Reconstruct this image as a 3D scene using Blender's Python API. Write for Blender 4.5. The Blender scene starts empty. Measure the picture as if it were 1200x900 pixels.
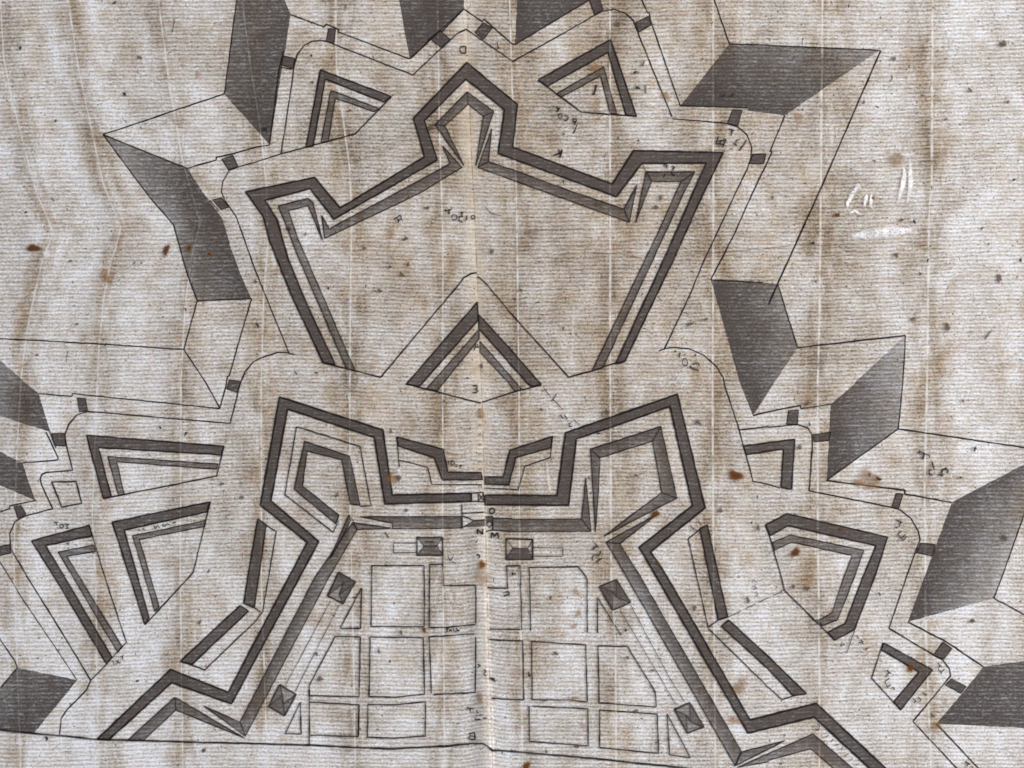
# An old engraved fortress plan on laid paper, seen from close above.
import bpy, math, random
import numpy as np
from mathutils import Vector
from mathutils.geometry import delaunay_2d_cdt

random.seed(7)
S = 0.0002                      # one drawing unit on the sheet = 0.2 mm
BASE = 0.0012                   # height of the sheet's mean level above the table
scene = bpy.context.scene
C = scene.collection

# ------------------------------------------------------------------ sheet geometry
# drawing units: x to the right, y down the sheet, origin at the sheet's printed corner
CHAIN = [  # chain lines of the paper mould, from left to right: (y, x) pairs
    [(-200, -110), (60, -100), (130, -92), (225, -62), (268, -44), (300, -55), (390, -80), (650, -92), (900, -85)],
    [(-200, -10), (67, 5), (118, 15), (225, 43), (258, 57), (273, 63), (288, 57), (305, 50), (357, 38), (393, 31), (442, 25), (530, 20), (655, 16), (750, 19), (887, 24)],
    [(-200, 62), (0, 80), (77, 92), (140, 105), (215, 121), (266, 142), (290, 136), (305, 130), (345, 122), (405, 116), (450, 114), (600, 108), (680, 112), (900, 115)],
    [(-200, 168), (0, 186), (107, 200), (192, 215), (225, 225), (262, 235), (300, 225), (357, 217), (410, 214), (450, 212), (675, 211), (890, 214)],
    [(-200, 270), (10, 285), (87, 295), (140, 304), (215, 312), (287, 314), (350, 309), (450, 306), (675, 306), (890, 313)],
    [(-200, 392), (75, 394), (140, 402), (200, 410), (262, 412), (325, 411), (450, 410), (575, 410), (750, 414), (880, 416)],
    [(-200, 510), (0, 513), (150, 515), (275, 519), (400, 519), (650, 519), (875, 521)],
    [(-200, 596), (0, 597), (100, 600), (225, 605), (450, 608), (650, 609), (880, 612)],
    [(-200, 715), (225, 715), (450, 715), (675, 716), (750, 721), (900, 722)],
    [(-200, 836), (225, 836), (450, 835), (675, 836), (850, 838)],
    [(-200, 964), (0, 964), (220, 962), (375, 960), (450, 958), (600, 958), (800, 960)],
    [(-200, 1094), (0, 1093), (212, 1092), (250, 1089), (425, 1087), (575, 1083), (625, 1084), (750, 1085), (890, 1091)],
    [(-200, 1216), (900, 1214)], [(-200, 1338), (900, 1338)], [(-200, 1460), (900, 1462)], [(-200, 1585), (900, 1585)],
]
FOLD = [(-400, 542), (0, 547), (175, 552), (225, 555), (320, 559), (375, 561), (450, 564), (475, 565), (550, 567), (637, 569.5),
        (675, 570), (750, 572), (815, 575), (900, 577.5), (1300, 590)]

def poly_x(tab, y):
    t = np.array(tab, float)
    return np.interp(y, t[:, 0], t[:, 1])

def fold_x(y): return poly_x(FOLD, y)

def sstep(a, b, x):
    t = np.clip((x - a) / (b - a), 0, 1)
    return t * t * (3 - 2 * t)

def sheet(x, y):
    """chain coordinate, rib coordinate, distance from the fold"""
    x = np.asarray(x, float); y = np.asarray(y, float)
    xs = np.stack([poly_x(c, y) for c in CHAIN] )
    first = xs[0] - 110.0
    u = (x - first) / 110.0 - 1.0
    for k in range(len(CHAIN) - 1):
        a, b = xs[k], xs[k + 1]
        u = np.where(x >= a, k + (x - a) / (b - a), u)
    u = np.where(x >= xs[-1], len(CHAIN) - 1 + (x - xs[-1]) / 120.0, u)
    dx = x - fold_x(y)
    warp = 2.2 * np.sin(x / 171.0 + .6) + 1.2 * np.sin(x / 61.0 + y / 240.0) + 1.6 * np.sin(y / 93.0 + x / 400.0)
    warp += 5.0 * np.exp(-((dx + 8) / 16.0) ** 2) * sstep(300, 900, y)
    warp += -6.0 * sstep(350, 0, x)
    return u, (y + warp) / 4.75, dx

def height(x, y):
    """relief of the sheet in drawing units"""
    x = np.asarray(x, float); y = np.asarray(y, float)
    u, v, dx = sheet(x, y)
    h = 1.5 * np.sin(x / 210.0 + 1.0) * np.cos(y / 260.0 + .4)
    left = sstep(420, 40, x)
    h += (0.22 + .62 * left) * np.cos(2 * np.pi * (u - .10))
    h += 1.1 * left * np.exp(-((y - 272 + .10 * (x - 100)) / 22.0) ** 2)
    h += .55 * np.sin(x / 47.0 + 1.3 * np.sin(y / 120.0)) * sstep(-100, 500, x)
    h += .45 * np.sin((x + .25 * y) / 83.0) * np.sin(y / 71.0)
    h += .8 * np.exp(-((y - 296 + .01 * (x - 800)) / 5.0) ** 2) * sstep(640, 720, x) * sstep(1120, 960, x)
    amp = .3 + 3.6 * sstep(420, 900, y) + .6 * sstep(520, 650, y)
    ridge = sstep(-26, -7, dx) * (1 - sstep(-3.5, 3.0, dx))
    h += amp * ridge
    h -= .35 * np.exp(-(np.abs(dx) / 3.0) ** 1.5) * (1 - .4 * sstep(500, 700, y))
    h -= .9 * np.exp(-(np.abs(dx) / 45.0))            # the two leaves sag toward the fold
    return h

def world(x, y, lift=0.0):
    x = np.asarray(x, float); y = np.asarray(y, float)
    return np.stack([(x - 600) * S, (450 - y) * S, BASE + height(x, y) * S + lift], axis=-1)

# ------------------------------------------------------------------ mesh helpers
def make_object(name, x, y, faces, lift, material, parent, ink=None, label=None, slots=None):
    x = np.asarray(x, float); y = np.asarray(y, float)
    co = world(x, y, lift)
    me = bpy.data.meshes.new(name)
    me.from_pydata(co.tolist(), [], faces)
    u, v, dx = sheet(x, y)
    at = me.attributes.new('sheet', 'FLOAT_VECTOR', 'POINT')
    at.data.foreach_set('vector', np.stack([u, v, dx], -1).astype(np.float32).ravel())
    if ink is not None:
        a2 = me.attributes.new('ink', 'FLOAT', 'POINT')
        a2.data.foreach_set('value', np.asarray(ink, np.float32))
    me.materials.append(material)
    if slots is not None and any(slots) or material in (WASH, FACE):
        me.materials.append(LINE)
        me.polygons.foreach_set('material_index', slots)
    me.polygons.foreach_set('use_smooth', [True] * len(me.polygons))
    me.update()
    o = bpy.data.objects.new(name, me)
    C.objects.link(o)
    if parent is not None: o.parent = parent
    if label: o['label'] = label
    return o

def pts(s):
    """'12:x,y x,y @ox,oy,k:x,y' -> list of drawing-unit points; the prefix names the window the following pairs were measured in"""
    out = []; ox = oy = 0.0; k = 1.0
    for tok in s.split():
        if ':' in tok:
            pre, tok = tok.split(':')
            if pre.startswith('@'):
                a = [float(q) for q in pre[1:].split(',')]
                ox, oy, k = a
            elif pre == 'p': ox = oy = 0.0; k = 1.0
            else: ox, oy, k = int(pre[0]) * 300.0, int(pre[1]) * 225.0, 4.0
        if not tok: continue
        a, b = tok.split(',')
        out.append((ox + float(a) / k, oy + float(b) / k))
    return out

def wobble(n, amp, step=5):
    """smooth random sequence"""
    m = n // step + 3
    r = np.random.RandomState(random.randrange(1 << 30)).uniform(-1, 1, m)
    return amp * np.interp(np.arange(n) / step, np.arange(m), r)

class Ink:
    """collects fills and strokes and links them as one mesh"""
    def __init__(self): self.x = []; self.y = []; self.d = []; self.f = []; self.l = []; self.m = []; self.layer = 0; self.slot = 0
    def add(self, xs, ys, ds, fs):
        b = len(self.x)
        self.x += list(xs); self.y += list(ys); self.d += list(ds)
        self.l += [self.layer] * len(xs)
        self.m += [self.slot] * len(fs)
        self.f += [[b + i for i in q] for q in fs]
        self.layer += 1
    def stroke(self, p, w=1.7, dens=.86, closed=False, rough=.22, taper=False, fine=False):
        if isinstance(p, str): p = pts(p)
        p = np.array(p, float)
        if closed: p = np.vstack([p, p[:1]])
        seg = np.hypot(*np.diff(p, axis=0).T)
        L = seg.sum()
        if L < .3: return self
        # resample but keep the corners
        q = [p[0]]
        for i in range(len(p) - 1):
            n = max(1, int(round(seg[i] / (.9 if fine else 1.6))))
            for j in range(1, n + 1): q.append(p[i] + (p[i + 1] - p[i]) * j / n)
        q = np.array(q); n = len(q)
        d = np.gradient(q, axis=0) if n > 2 else np.repeat((q[1:] - q[:-1]), 2, axis=0)
        ln = np.hypot(d[:, 0], d[:, 1]); ln[ln == 0] = 1
        d /= ln[:, None]
        nrm = np.stack([-d[:, 1], d[:, 0]], -1)
        off = wobble(n, rough, 4)
        hw = w * .5 * (1 + wobble(n, .22, 4))
        if taper:
            t = np.linspace(0, 1, n); hw = hw * (.35 + .85 * np.sin(np.pi * t))
        dd = np.clip(dens * (1 + wobble(n, .16, 6)), 0, 1)
        if taper: dd = dd * np.clip(np.sin(np.pi * np.linspace(0, 1, n)) * 2, .15, 1) * (1 + wobble(n, .35, 3))
        # three rows: faded rim - core - faded rim
        a = q + nrm * (off - hw * 1.45)[:, None]; m1 = q + nrm * (off - hw * .55)[:, None]
        m2 = q + nrm * (off + hw * .55)[:, None]; b = q + nrm * (off + hw * 1.45)[:, None]
        X = np.concatenate([a[:, 0], m1[:, 0], m2[:, 0], b[:, 0]]); Y = np.concatenate([a[:, 1], m1[:, 1], m2[:, 1], b[:, 1]])
        D = np.concatenate([dd * 0, dd, dd, dd * 0])
        fs = []
        for r in range(3):
            for i in range(n - 1):
                fs.append((r * n + i, r * n + i + 1, (r + 1) * n + i + 1, (r + 1) * n + i))
        self.add(X, Y, D, fs)
        return self
    def pen(self, *a, **kw):
        self.slot = 1; self.stroke(*a, **kw); self.slot = 0
        return self
    def fill(self, p, dens=.82, outline=None, w=1.5, step=5.0, od=.8):
        """flat or graded wash; dens is one value or one value per corner"""
        if isinstance(p, str): p = pts(p)
        p = np.array(p, float); n0 = len(p)
        dv = np.full(n0, dens, float) if np.isscalar(dens) else np.array(dens, float)
        assert len(dv) == n0, (len(dv), n0)
        ring = []
        for i in range(n0):
            a, b = p[i], p[(i + 1) % n0]
            l = np.hypot(*(b - a)); m = max(1, int(round(l / 2.6)))
            nn = np.array([-(b - a)[1], (b - a)[0]]) / max(l, 1e-6)
            wb = wobble(m + 1, .28, 2)
            ring.append(a)
            for j in range(1, m): ring.append(a + (b - a) * j / m + nn * wb[j] * min(1, l / 12))
        ring = np.array(ring)
        x0, y0 = ring.min(0); x1, y1 = ring.max(0)
        gx, gy = np.meshgrid(np.arange(x0 + step / 2, x1, step), np.arange(y0 + step / 2, y1, step))
        inn = np.stack([gx.ravel() + .01, gy.ravel() + .013], -1)
        fy = np.arange(y0, y1, 4.0); fx = fold_x(fy)
        extra = [np.stack([fx + o, fy + .3], -1) for o in (-26, -20, -14, -10, -7, -5, -3, -1, 1, 3, 5)]
        inn = np.vstack([inn] + extra)
        inn = inn[self.inside(ring, inn, 1.4)]
        V = [Vector(q) for q in ring] + [Vector(q) for q in inn]
        nr = len(ring)
        res = delaunay_2d_cdt(V, [(i, (i + 1) % nr) for i in range(nr)], [list(range(nr))], 1, 1e-4)
        vo = np.array([(q.x, q.y) for q in res[0]])
        fs = [tuple(f) for f in res[2]]
        D = self.mvc(p, dv, vo)
        nz = np.random.RandomState(random.randrange(1 << 30))
        self.add(vo[:, 0], vo[:, 1], np.clip(D + nz.normal(0, .012, len(D)), 0, 1), fs)
        self.slot = 1
        if outline == 'all': self.stroke(p, w, od, closed=True)
        elif outline:
            for run in outline: self.stroke([p[i % n0] for i in run], w, od)
        self.slot = 0
        return self
    @staticmethod
    def inside(ring, q, margin):
        x, y = q[:, 0], q[:, 1]; c = np.zeros(len(q), bool); near = np.full(len(q), 1e9)
        for i in range(len(ring)):
            x1, y1 = ring[i]; x2, y2 = ring[(i + 1) % len(ring)]
            if y1 != y2:
                c ^= ((y1 > y) != (y2 > y)) & (x < (x2 - x1) * (y - y1) / (y2 - y1) + x1)
            near = np.minimum(near, (x - x1) ** 2 + (y - y1) ** 2)
        return c & (near > margin ** 2)
    @staticmethod
    def mvc(p, dv, q):
        if np.ptp(dv) < 1e-6: return np.full(len(q), dv[0])
        n = len(p); s = p[None] - q[:, None]; r = np.hypot(s[..., 0], s[..., 1]) + 1e-6
        s2 = np.roll(s, -1, 1); r2 = np.roll(r, -1, 1)
        A = s[..., 0] * s2[..., 1] - s[..., 1] * s2[..., 0]
        Dt = (s * s2).sum(-1)
        tan = A / (r * r2 + Dt + 1e-9)
        wgt = (tan + np.roll(tan, 1, 1)) / r
        out = (wgt * dv).sum(1) / (wgt.sum(1) + 1e-12)
        return np.clip(out, dv.min(), dv.max())
    def build(self, name, material, parent, label=None):
        global LIFT
        x = np.array(self.x); y = np.array(self.y)
        # clip nothing; every layer of the part lies a hair above the one before
        lift = LIFT + np.array(self.l) * 4e-7
        LIFT += (self.layer + 1) * 4e-7
        return make_object(name, x, y, self.f, lift, material, parent, ink=self.d, label=label, slots=self.m)
LIFT = 3.0e-5

# ------------------------------------------------------------------ materials
def nt(m):
    m.use_nodes = True
    t = m.node_tree; t.nodes.clear()
    return t
class G:
    """tiny helper to wire nodes"""
    def __init__(self, t): self.t = t
    def n(self, kind, **kw):
        nd = self.t.nodes.new(kind)
        for k, v in kw.items(): setattr(nd, k, v)
        return nd
    def link(self, a, b): self.t.links.new(a, b)
    def put(self, sock, v):
        if hasattr(v, 'is_output'): self.link(v, sock)
        else: sock.default_value = v
    def math(self, op, a, b=None, c=None, clamp=False):
        nd = self.n('ShaderNodeMath', operation=op); nd.use_clamp = clamp
        self.put(nd.inputs[0], a)
        if b is not None: self.put(nd.inputs[1], b)
        if c is not None: self.put(nd.inputs[2], c)
        return nd.outputs[0]
    def range(self, v, a, b, c=0.0, d=1.0, smooth=True):
        nd = self.n('ShaderNodeMapRange'); nd.interpolation_type = 'SMOOTHSTEP' if smooth else 'LINEAR'
        self.put(nd.inputs[0], v)
        for i, q in enumerate((a, b, c, d)): self.put(nd.inputs[i + 1], q)
        return nd.outputs[0]
    def mix(self, f, a, b, mode='MIX'):
        nd = self.n('ShaderNodeMix', data_type='RGBA', blend_type=mode)
        self.put(nd.inputs[0], f); self.put(nd.inputs[6], a); self.put(nd.inputs[7], b)
        return nd.outputs[2]
    def noise(self, vec, scale, detail=2.0, rough=.5, dist=0.0):
        nd = self.n('ShaderNodeTexNoise'); nd.noise_dimensions = '3D'
        self.link(vec, nd.inputs['Vector'])
        nd.inputs['Scale'].default_value = scale; nd.inputs['Detail'].default_value = detail
        nd.inputs['Roughness'].default_value = rough; nd.inputs['Distortion'].default_value = dist
        return nd.outputs['Fac']
    def vec(self, x, y, z=0.0):
        nd = self.n('ShaderNodeCombineXYZ')
        self.put(nd.inputs[0], x); self.put(nd.inputs[1], y); self.put(nd.inputs[2], z)
        return nd.outputs[0]
    def coords(self):
        at = self.n('ShaderNodeAttribute', attribute_type='GEOMETRY', attribute_name='sheet')
        s = self.n('ShaderNodeSeparateXYZ'); self.link(at.outputs['Vector'], s.inputs[0])
        tc = self.n('ShaderNodeTexCoord')
        p = self.n('ShaderNodeSeparateXYZ'); self.link(tc.outputs['Object'], p.inputs[0])
        px = self.math('DIVIDE', p.outputs[0], S); py = self.math('DIVIDE', p.outputs[1], S)
        return s.outputs[0], s.outputs[1], s.outputs[2], px, py
def rgb(r, g, b): return (r, g, b, 1.0)
def srgb(r, g, b):
    f = lambda c: (c / 255 / 12.92) if c / 255 <= .04045 else ((c / 255 + .055) / 1.055) ** 2.4
    return (f(r), f(g), f(b), 1.0)

def rib_value(g, u, v, px, py):
    """light ribs of the laid mould, broken up by the pulp: 0 in the furrows, 1 on the ribs"""
    wob = g.noise(g.vec(g.math('MULTIPLY', px, .045), g.math('MULTIPLY', v, .45)), 1.0, 3.0, .6)
    vv = g.math('ADD', v, g.math('MULTIPLY', g.math('SUBTRACT', wob, .5), .95))
    sn = g.math('SINE', g.math('MULTIPLY', vv, 2 * math.pi))
    sn = g.math('MULTIPLY_ADD', sn, .5, .5)
    brk = g.noise(g.vec(g.math('MULTIPLY', px, .11), g.math('MULTIPLY', v, .9)), 1.0, 3.0, .65)
    return sn, brk

def paper_material():
    m = bpy.data.materials.new('laid_paper'); t = nt(m); g = G(t)
    u, v, dx, px, py = g.coords()
    sn, brk = rib_value(g, u, v, px, py)
    P = g.vec(px, py)
    # pulp clouds
    cloud = g.noise(g.vec(g.math('MULTIPLY', u, 2.1), g.math('MULTIPLY', py, .0085)), 1.0, 5.0, .64, .25)
    patch = g.noise(g.vec(g.math('MULTIPLY', px, .024), g.math('MULTIPLY', py, .028), 41.0), 1.0, 4.0, .6)
    cloud2 = g.noise(g.vec(g.math('MULTIPLY', px, .055), g.math('MULTIPLY', py, .06), 4.0), 1.0, 4.0, .62)
    fine = g.noise(g.vec(g.math('MULTIPLY', px, .30), g.math('MULTIPLY', py, .40)), 1.0, 3.0, .7)
    grain = g.noise(P, .50, 2.0, .75)
    weave = g.noise(g.vec(g.math('MULTIPLY', px, .55), g.math('MULTIPLY', py, .16), 31.0), 1.0, 2.0, .6)
    # distance to nearest chain line
    fr = g.math('FRACT', g.math('ADD', u, 100.5)); d = g.math('ABSOLUTE', g.math('SUBTRACT', fr, .5))   # 0 at the line, .5 midway
    broad = g.noise(g.vec(g.math('MULTIPLY', u, 7.0), g.math('MULTIPLY', py, .013), 9.0), 1.0, 4.0, .65)
    halo = g.math('MULTIPLY', g.range(d, .03, .30, 1.0, 0.0), g.range(broad, .34, .64, 0.0, 1.0))
    # regions: the head and the middle are browner, the lower left and right edge paler
    mid = g.math('MULTIPLY', g.range(g.math('ABSOLUTE', g.math('ADD', px, -60.0)), 40.0, 540.0, 1.0, 0.0), g.range(py, -330.0, 100.0, .1, 1.0))
    pale = g.math('ADD', g.range(px, -260.0, -560.0, 0.0, .5), g.math('ADD', g.range(px, 420.0, 600.0, 0.0, .45), g.range(py, -120.0, -420.0, 0.0, .5)))
    f = g.math('ADD', g.math('MULTIPLY_ADD', cloud, .95, .085), g.math('MULTIPLY_ADD', patch, .28, -.14))
    f = g.math('ADD', f, g.math('MULTIPLY_ADD', cloud2, .5, -.25))
    f = g.math('SUBTRACT', f, g.math('MULTIPLY', halo, .20))
    f = g.math('SUBTRACT', f, g.math('MULTIPLY', mid, .085))
    f = g.math('ADD', f, g.math('MULTIPLY', pale, .13))
    ribamp = g.range(brk, .30, .66, .14, .44)
    f = g.math('ADD', f, g.math('MULTIPLY', g.math('SUBTRACT', sn, .5), ribamp))
    f = g.math('ADD', f, g.math('MULTIPLY_ADD', fine, 1.1, -.55))
    f = g.math('ADD', f, g.math('MULTIPLY_ADD', grain, .85, -.425))
    f = g.math('ADD', f, g.math('MULTIPLY_ADD', weave, .26, -.13))
    ramp = g.n('ShaderNodeValToRGB'); g.link(f, ramp.inputs[0])
    cr = ramp.color_ramp
    cr.elements[0].position = 0.0; cr.elements[0].color = srgb(108, 99, 92)
    cr.elements[1].position = 1.0; cr.elements[1].color = srgb(239, 240, 249)
    for pos, c in ((.25, srgb(156, 146, 137)), (.45, srgb(185, 176, 168)), (.65, srgb(207, 200, 196)), (.84, srgb(226, 225, 230))):
        e = cr.elements.new(pos); e.color = c
    col = ramp.outputs[0]
    # browning: broad patches, bands along the chain lines, short smears along the ribs
    warm = g.noise(g.vec(g.math('MULTIPLY', u, 2.6), g.math('MULTIPLY', py, .0085), 21.0), 1.0, 5.0, .66)
    smear = g.noise(g.vec(g.math('MULTIPLY', px, .035), g.math('MULTIPLY', v, .42), 17.0), 1.0, 3.0, .6)
    wv = g.math('ADD', g.math('ADD', g.math('MULTIPLY_ADD', warm, 1.0, -.03), g.math('MULTIPLY_ADD', patch, -.5, .25)), g.math('MULTIPLY_ADD', smear, .5, -.25))
    wv = g.math('ADD', wv, g.math('MULTIPLY', halo, .20))
    wv = g.math('ADD', wv, g.math('MULTIPLY', mid, .12))
    wv = g.math('SUBTRACT', wv, g.math('MULTIPLY', pale, .10))
    col = g.mix(g.range(wv, .36, .86, 0.0, 1.0), col, rgb(.82, .71, .58), 'MULTIPLY')
    # faint uneven tints of the rag fibres
    hue = g.n('ShaderNodeTexNoise'); g.link(P, hue.inputs['Vector']); hue.inputs['Scale'].default_value = .16; hue.inputs['Detail'].default_value = 2.0
    col = g.mix(.16, col, hue.outputs['Color'], 'SOFT_LIGHT')
    # cream fold
    fc = g.math('ABSOLUTE', g.math('ADD', dx, g.range(py, -150.0, -320.0, 2.5, 8.0)))
    fw = g.math('MULTIPLY', g.range(fc, 0.0, 19.0, 1.0, 0.0), g.range(g.noise(P, .02, 3.0), .3, .6, .35, 1.0))
    up = g.range(py, -260.0, 0.0, .45, 1.0)
    col = g.mix(g.math('MULTIPLY', g.math('MULTIPLY', fw, up), .42), col, srgb(224, 206, 182), 'MIX')
    fold_line = g.math('MULTIPLY', g.range(g.math('ABSOLUTE', dx), .2, 1.3, 1.0, 0.0), g.range(g.noise(P, .09, 3.0), .35, .62, .05, .55))  # thin dark line along the fold, uneven in strength
    col = g.mix(fold_line, col, srgb(112, 84, 58), 'MIX')
    # chain lines: thin pale lines, broken
    cw = g.noise(g.vec(g.math('MULTIPLY', u, 3.0), g.math('MULTIPLY', py, .06), 3.0), 1.0, 3.0)
    wide = g.noise(g.vec(u, g.math('MULTIPLY', py, .012), 7.0), 1.0, 2.0)
    ln = g.range(d, g.math('MULTIPLY', wide, .006), g.math('MULTIPLY', wide, .030), 1.0, 0.0)
    ln = g.math('MULTIPLY', ln, g.range(cw, .32, .62, .14, .74))
    col = g.mix(ln, col, srgb(229, 225, 222), 'MIX')
    # specks of shive and dirt
    sp = g.noise(P, .40, 1.0, .4)
    spm = g.range(sp, .705, .75, 0.0, .72)
    col = g.mix(spm, col, srgb(84, 68, 58), 'MIX')
    sp2 = g.noise(g.vec(px, py, 55.0), .13, 2.0, .5)
    col = g.mix(g.range(sp2, .73, .77, 0.0, .45), col, srgb(126, 100, 74), 'MIX')
    sp3 = g.noise(g.vec(px, py, 91.0), .30, 1.0, .4)
    dens = g.math('MULTIPLY', g.range(px, 100.0, 420.0), g.range(py, -50.0, 150.0))
    col = g.mix(g.range(g.math('ADD', sp3, g.math('MULTIPLY', dens, .02)), .725, .76, 0.0, .8), col, srgb(74, 54, 44), 'MIX')
    b = g.n('ShaderNodeBsdfPrincipled'); o = g.n('ShaderNodeOutputMaterial')
    g.link(col, b.inputs['Base Color']); b.inputs['Roughness'].default_value = .93
    b.inputs['Specular IOR Level'].default_value = .12
    hgt = g.math('ADD', g.math('MULTIPLY', sn, g.math('MULTIPLY', ribamp, .7)), g.math('MULTIPLY', fine, .8))
    bp = g.n('ShaderNodeBump'); bp.inputs['Strength'].default_value = .55; bp.inputs['Distance'].default_value = .00012
    g.link(hgt, bp.inputs['Height']); g.link(bp.outputs[0], b.inputs['Normal'])
    g.link(b.outputs[0], o.inputs[0])
    return m

def ink_material(name, color, rib=.35, fine_amt=.35, curve=None):
    """printed ink: its strength comes from the mesh, thinned on the paper's ribs"""
    m = bpy.data.materials.new(name); t = nt(m); g = G(t)
    u, v, dx, px, py = g.coords()
    sn, brk = rib_value(g, u, v, px, py)
    at = g.n('ShaderNodeAttribute', attribute_type='GEOMETRY', attribute_name='ink')
    fine = g.noise(g.vec(g.math('MULTIPLY', px, .34), g.math('MULTIPLY', py, .50)), 1.0, 3.0, .75)
    blot = g.noise(g.vec(g.math('MULTIPLY', px, .035), g.math('MULTIPLY', py, .05), 12.0), 1.0, 3.0, .6)
    thin = g.math('MULTIPLY', g.math('MULTIPLY', sn, g.range(brk, .40, .72, 0.1, 1.0)), rib)
    thin = g.math('ADD', thin, g.math('MULTIPLY', g.range(fine, .44, .72, -.25, 1.0), fine_amt))
    fleck = g.noise(g.vec(g.math('MULTIPLY', px, .16), g.math('MULTIPLY', py, .26), 77.0), 1.0, 3.0, .7)
    thin = g.math('ADD', thin, g.math('MULTIPLY', g.range(fleck, .54, .76, 0.0, 1.0), fine_amt * .8))
    thin = g.math('ADD', thin, g.math('MULTIPLY', g.math('SUBTRACT', .5, blot), .55))
    st = at.outputs['Fac']
    if curve: st = g.range(st, *curve, smooth=False)
    a = g.math('MULTIPLY', st, g.math('SUBTRACT', 1.0, thin), clamp=True)
    fr = g.math('FRACT', g.math('ADD', u, 100.5)); d = g.math('ABSOLUTE', g.math('SUBTRACT', fr, .5))
    ln = g.math('MULTIPLY', g.range(d, .002, .013, .30, 0.0), g.range(blot, .4, .6, .1, 1.0))
    a = g.math('MULTIPLY', a, g.math('SUBTRACT', 1.0, ln))
    b = g.n('ShaderNodeBsdfPrincipled'); tr = g.n('ShaderNodeBsdfTransparent'); mx = g.n('ShaderNodeMixShader'); o = g.n('ShaderNodeOutputMaterial')
    tone = g.mix(g.range(blot, .35, .7, 0.0, 1.0), color, tuple(c * k for c, k in zip(color[:3], (1.42, 1.36, 1.34))) + (1,))
    g.link(tone, b.inputs['Base Color']); b.inputs['Roughness'].default_value = .85
    b.inputs['Specular IOR Level'].default_value = .15
    g.link(a, mx.inputs[0]); g.link(tr.outputs[0], mx.inputs[1]); g.link(b.outputs[0], mx.inputs[2]); g.link(mx.outputs[0], o.inputs[0])
    return m

PAPER = paper_material()
WASH = ink_material('printed_wash', srgb(74, 66, 63), .34, .36, (.55, .90, .36, .86))
FACE = ink_material('printed_glacis_shade', srgb(70, 64, 63), .40, .40, (.52, .94, .24, .91))
LINE = ink_material('printed_line', srgb(28, 22, 23), .08, .12)
PEN = ink_material('pen_ink', srgb(33, 27, 27), .08, .14)
RUST = ink_material('rust_stain', srgb(88, 50, 18), .1, .15)
BROWN = ink_material('brown_stain', srgb(84, 66, 52), .18, .3)
AMBER = ink_material('amber_stain', srgb(138, 98, 46), .2, .3)
DARK = ink_material('dark_speck', srgb(44, 36, 32), .05, .15)
PALE = ink_material('thin_pulp', srgb(226, 224, 225), .25, .9)

# ------------------------------------------------------------------ the sheet itself
def grid_sheet():
    off = np.concatenate([np.arange(-900, -40, 4.0), np.arange(-40, -12, 2.0), np.arange(-12, 8, .8), np.arange(8, 30, 2.0), np.arange(30, 1000, 4.0)])
    ys = np.arange(-230, 1131, 4.0)
    Y = np.repeat(ys, len(off)); X = np.tile(off, len(ys)) + fold_x(Y)
    w = len(off); f = []
    for j in range(len(ys) - 1):
        r = j * w
        f += [(r + i, r + w + i, r + w + i + 1, r + i + 1) for i in range(w - 1)]
    return X, Y, f
X, Y, F = grid_sheet()
sheet_ob = make_object('engraved_plan', X, Y, F, 0.0, PAPER, None)
sheet_ob['label'] = 'yellowed laid paper print of a star shaped fortress plan, creased down its middle'
sheet_ob['category'] = 'print'

# ------------------------------------------------------------------ glacis: the ten big shaded facets
def glacis(p, dens, runs=None):
    return Ink().fill(p, dens, runs, w=1.6, od=.75, step=6).build('glacis_facet', FACE, sheet_ob)
glacis('00:1116,-40 1110,0 1052,440 10:65,680 163,70 135,0 118,-40', [.70, .70, .74, .88, .86, .82, .82], [(0, 1, 2)])
glacis('00:485,632 880,790 950,900 01:980,40 1045,130 1085,270 1130,390 1180,500 925,510 880,390 845,270 815,155 690,10',
       [.60, .82, .88, .88, .88, .88, .86, .84, .68, .66, .64, .62, .64], [(0, 12, 11, 10, 9, 8), (0, 1), (7, 8)])
glacis('10:660,-60 720,275 975,40 975,-60', [.80, .88, .84, .80], [(1, 2)])
glacis('20:28,-60 14,210 362,0 460,-60', [.80, .88, .84, .78], [(1, 2)])
glacis('20:790,495 1020,205 1200,210 30:0,212 525,235 80,540 0,530 20:1108,518 1105,505', [.92, .72, .72, .70, .62, .84, .88, .90, .90], [(1, 2, 3, 4), (0, 8)])
glacis('21:932,412 1175,425 31:45,430 138,730 25,900 22:1130,148 1070,0', [.86, .72, .66, .66, .74, .92, .88], [(2, 3), (0, 1)])
glacis('31:645,672 632,900 32:610,210 275,450 292,95 405,0 31:410,890', [.52, .58, .62, .92, .86, .80, .76], [(0, 1, 2, 3)])
glacis('32:862,555 1200,378 1380,284 1310,310 1100,900 33:1060,105 655,215', [.88, .80, .78, .62, .52, .50, .92], [(3, 4, 5)])
glacis('33:1010,425 1200,398 1260,390 1260,712 1200,712 790,692 940,515', [.84, .78, .78, .84, .84, .90, .86])
glacis('01:-60,730 0,790 115,890 02:182,45 235,225 0,150 -60,130', [.66, .68, .70, .84, .86, .70, .70])
glacis('02:-60,272 0,318 105,370 165,545 0,475 -60,450', [.76, .78, .84, .88, .80, .80])
glacis('03:82,430 360,490 160,735 0,724 -60,720 -60,590 0,525', [.76, .84, .88, .82, .82, .72, .72], [(0, 6)])

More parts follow.
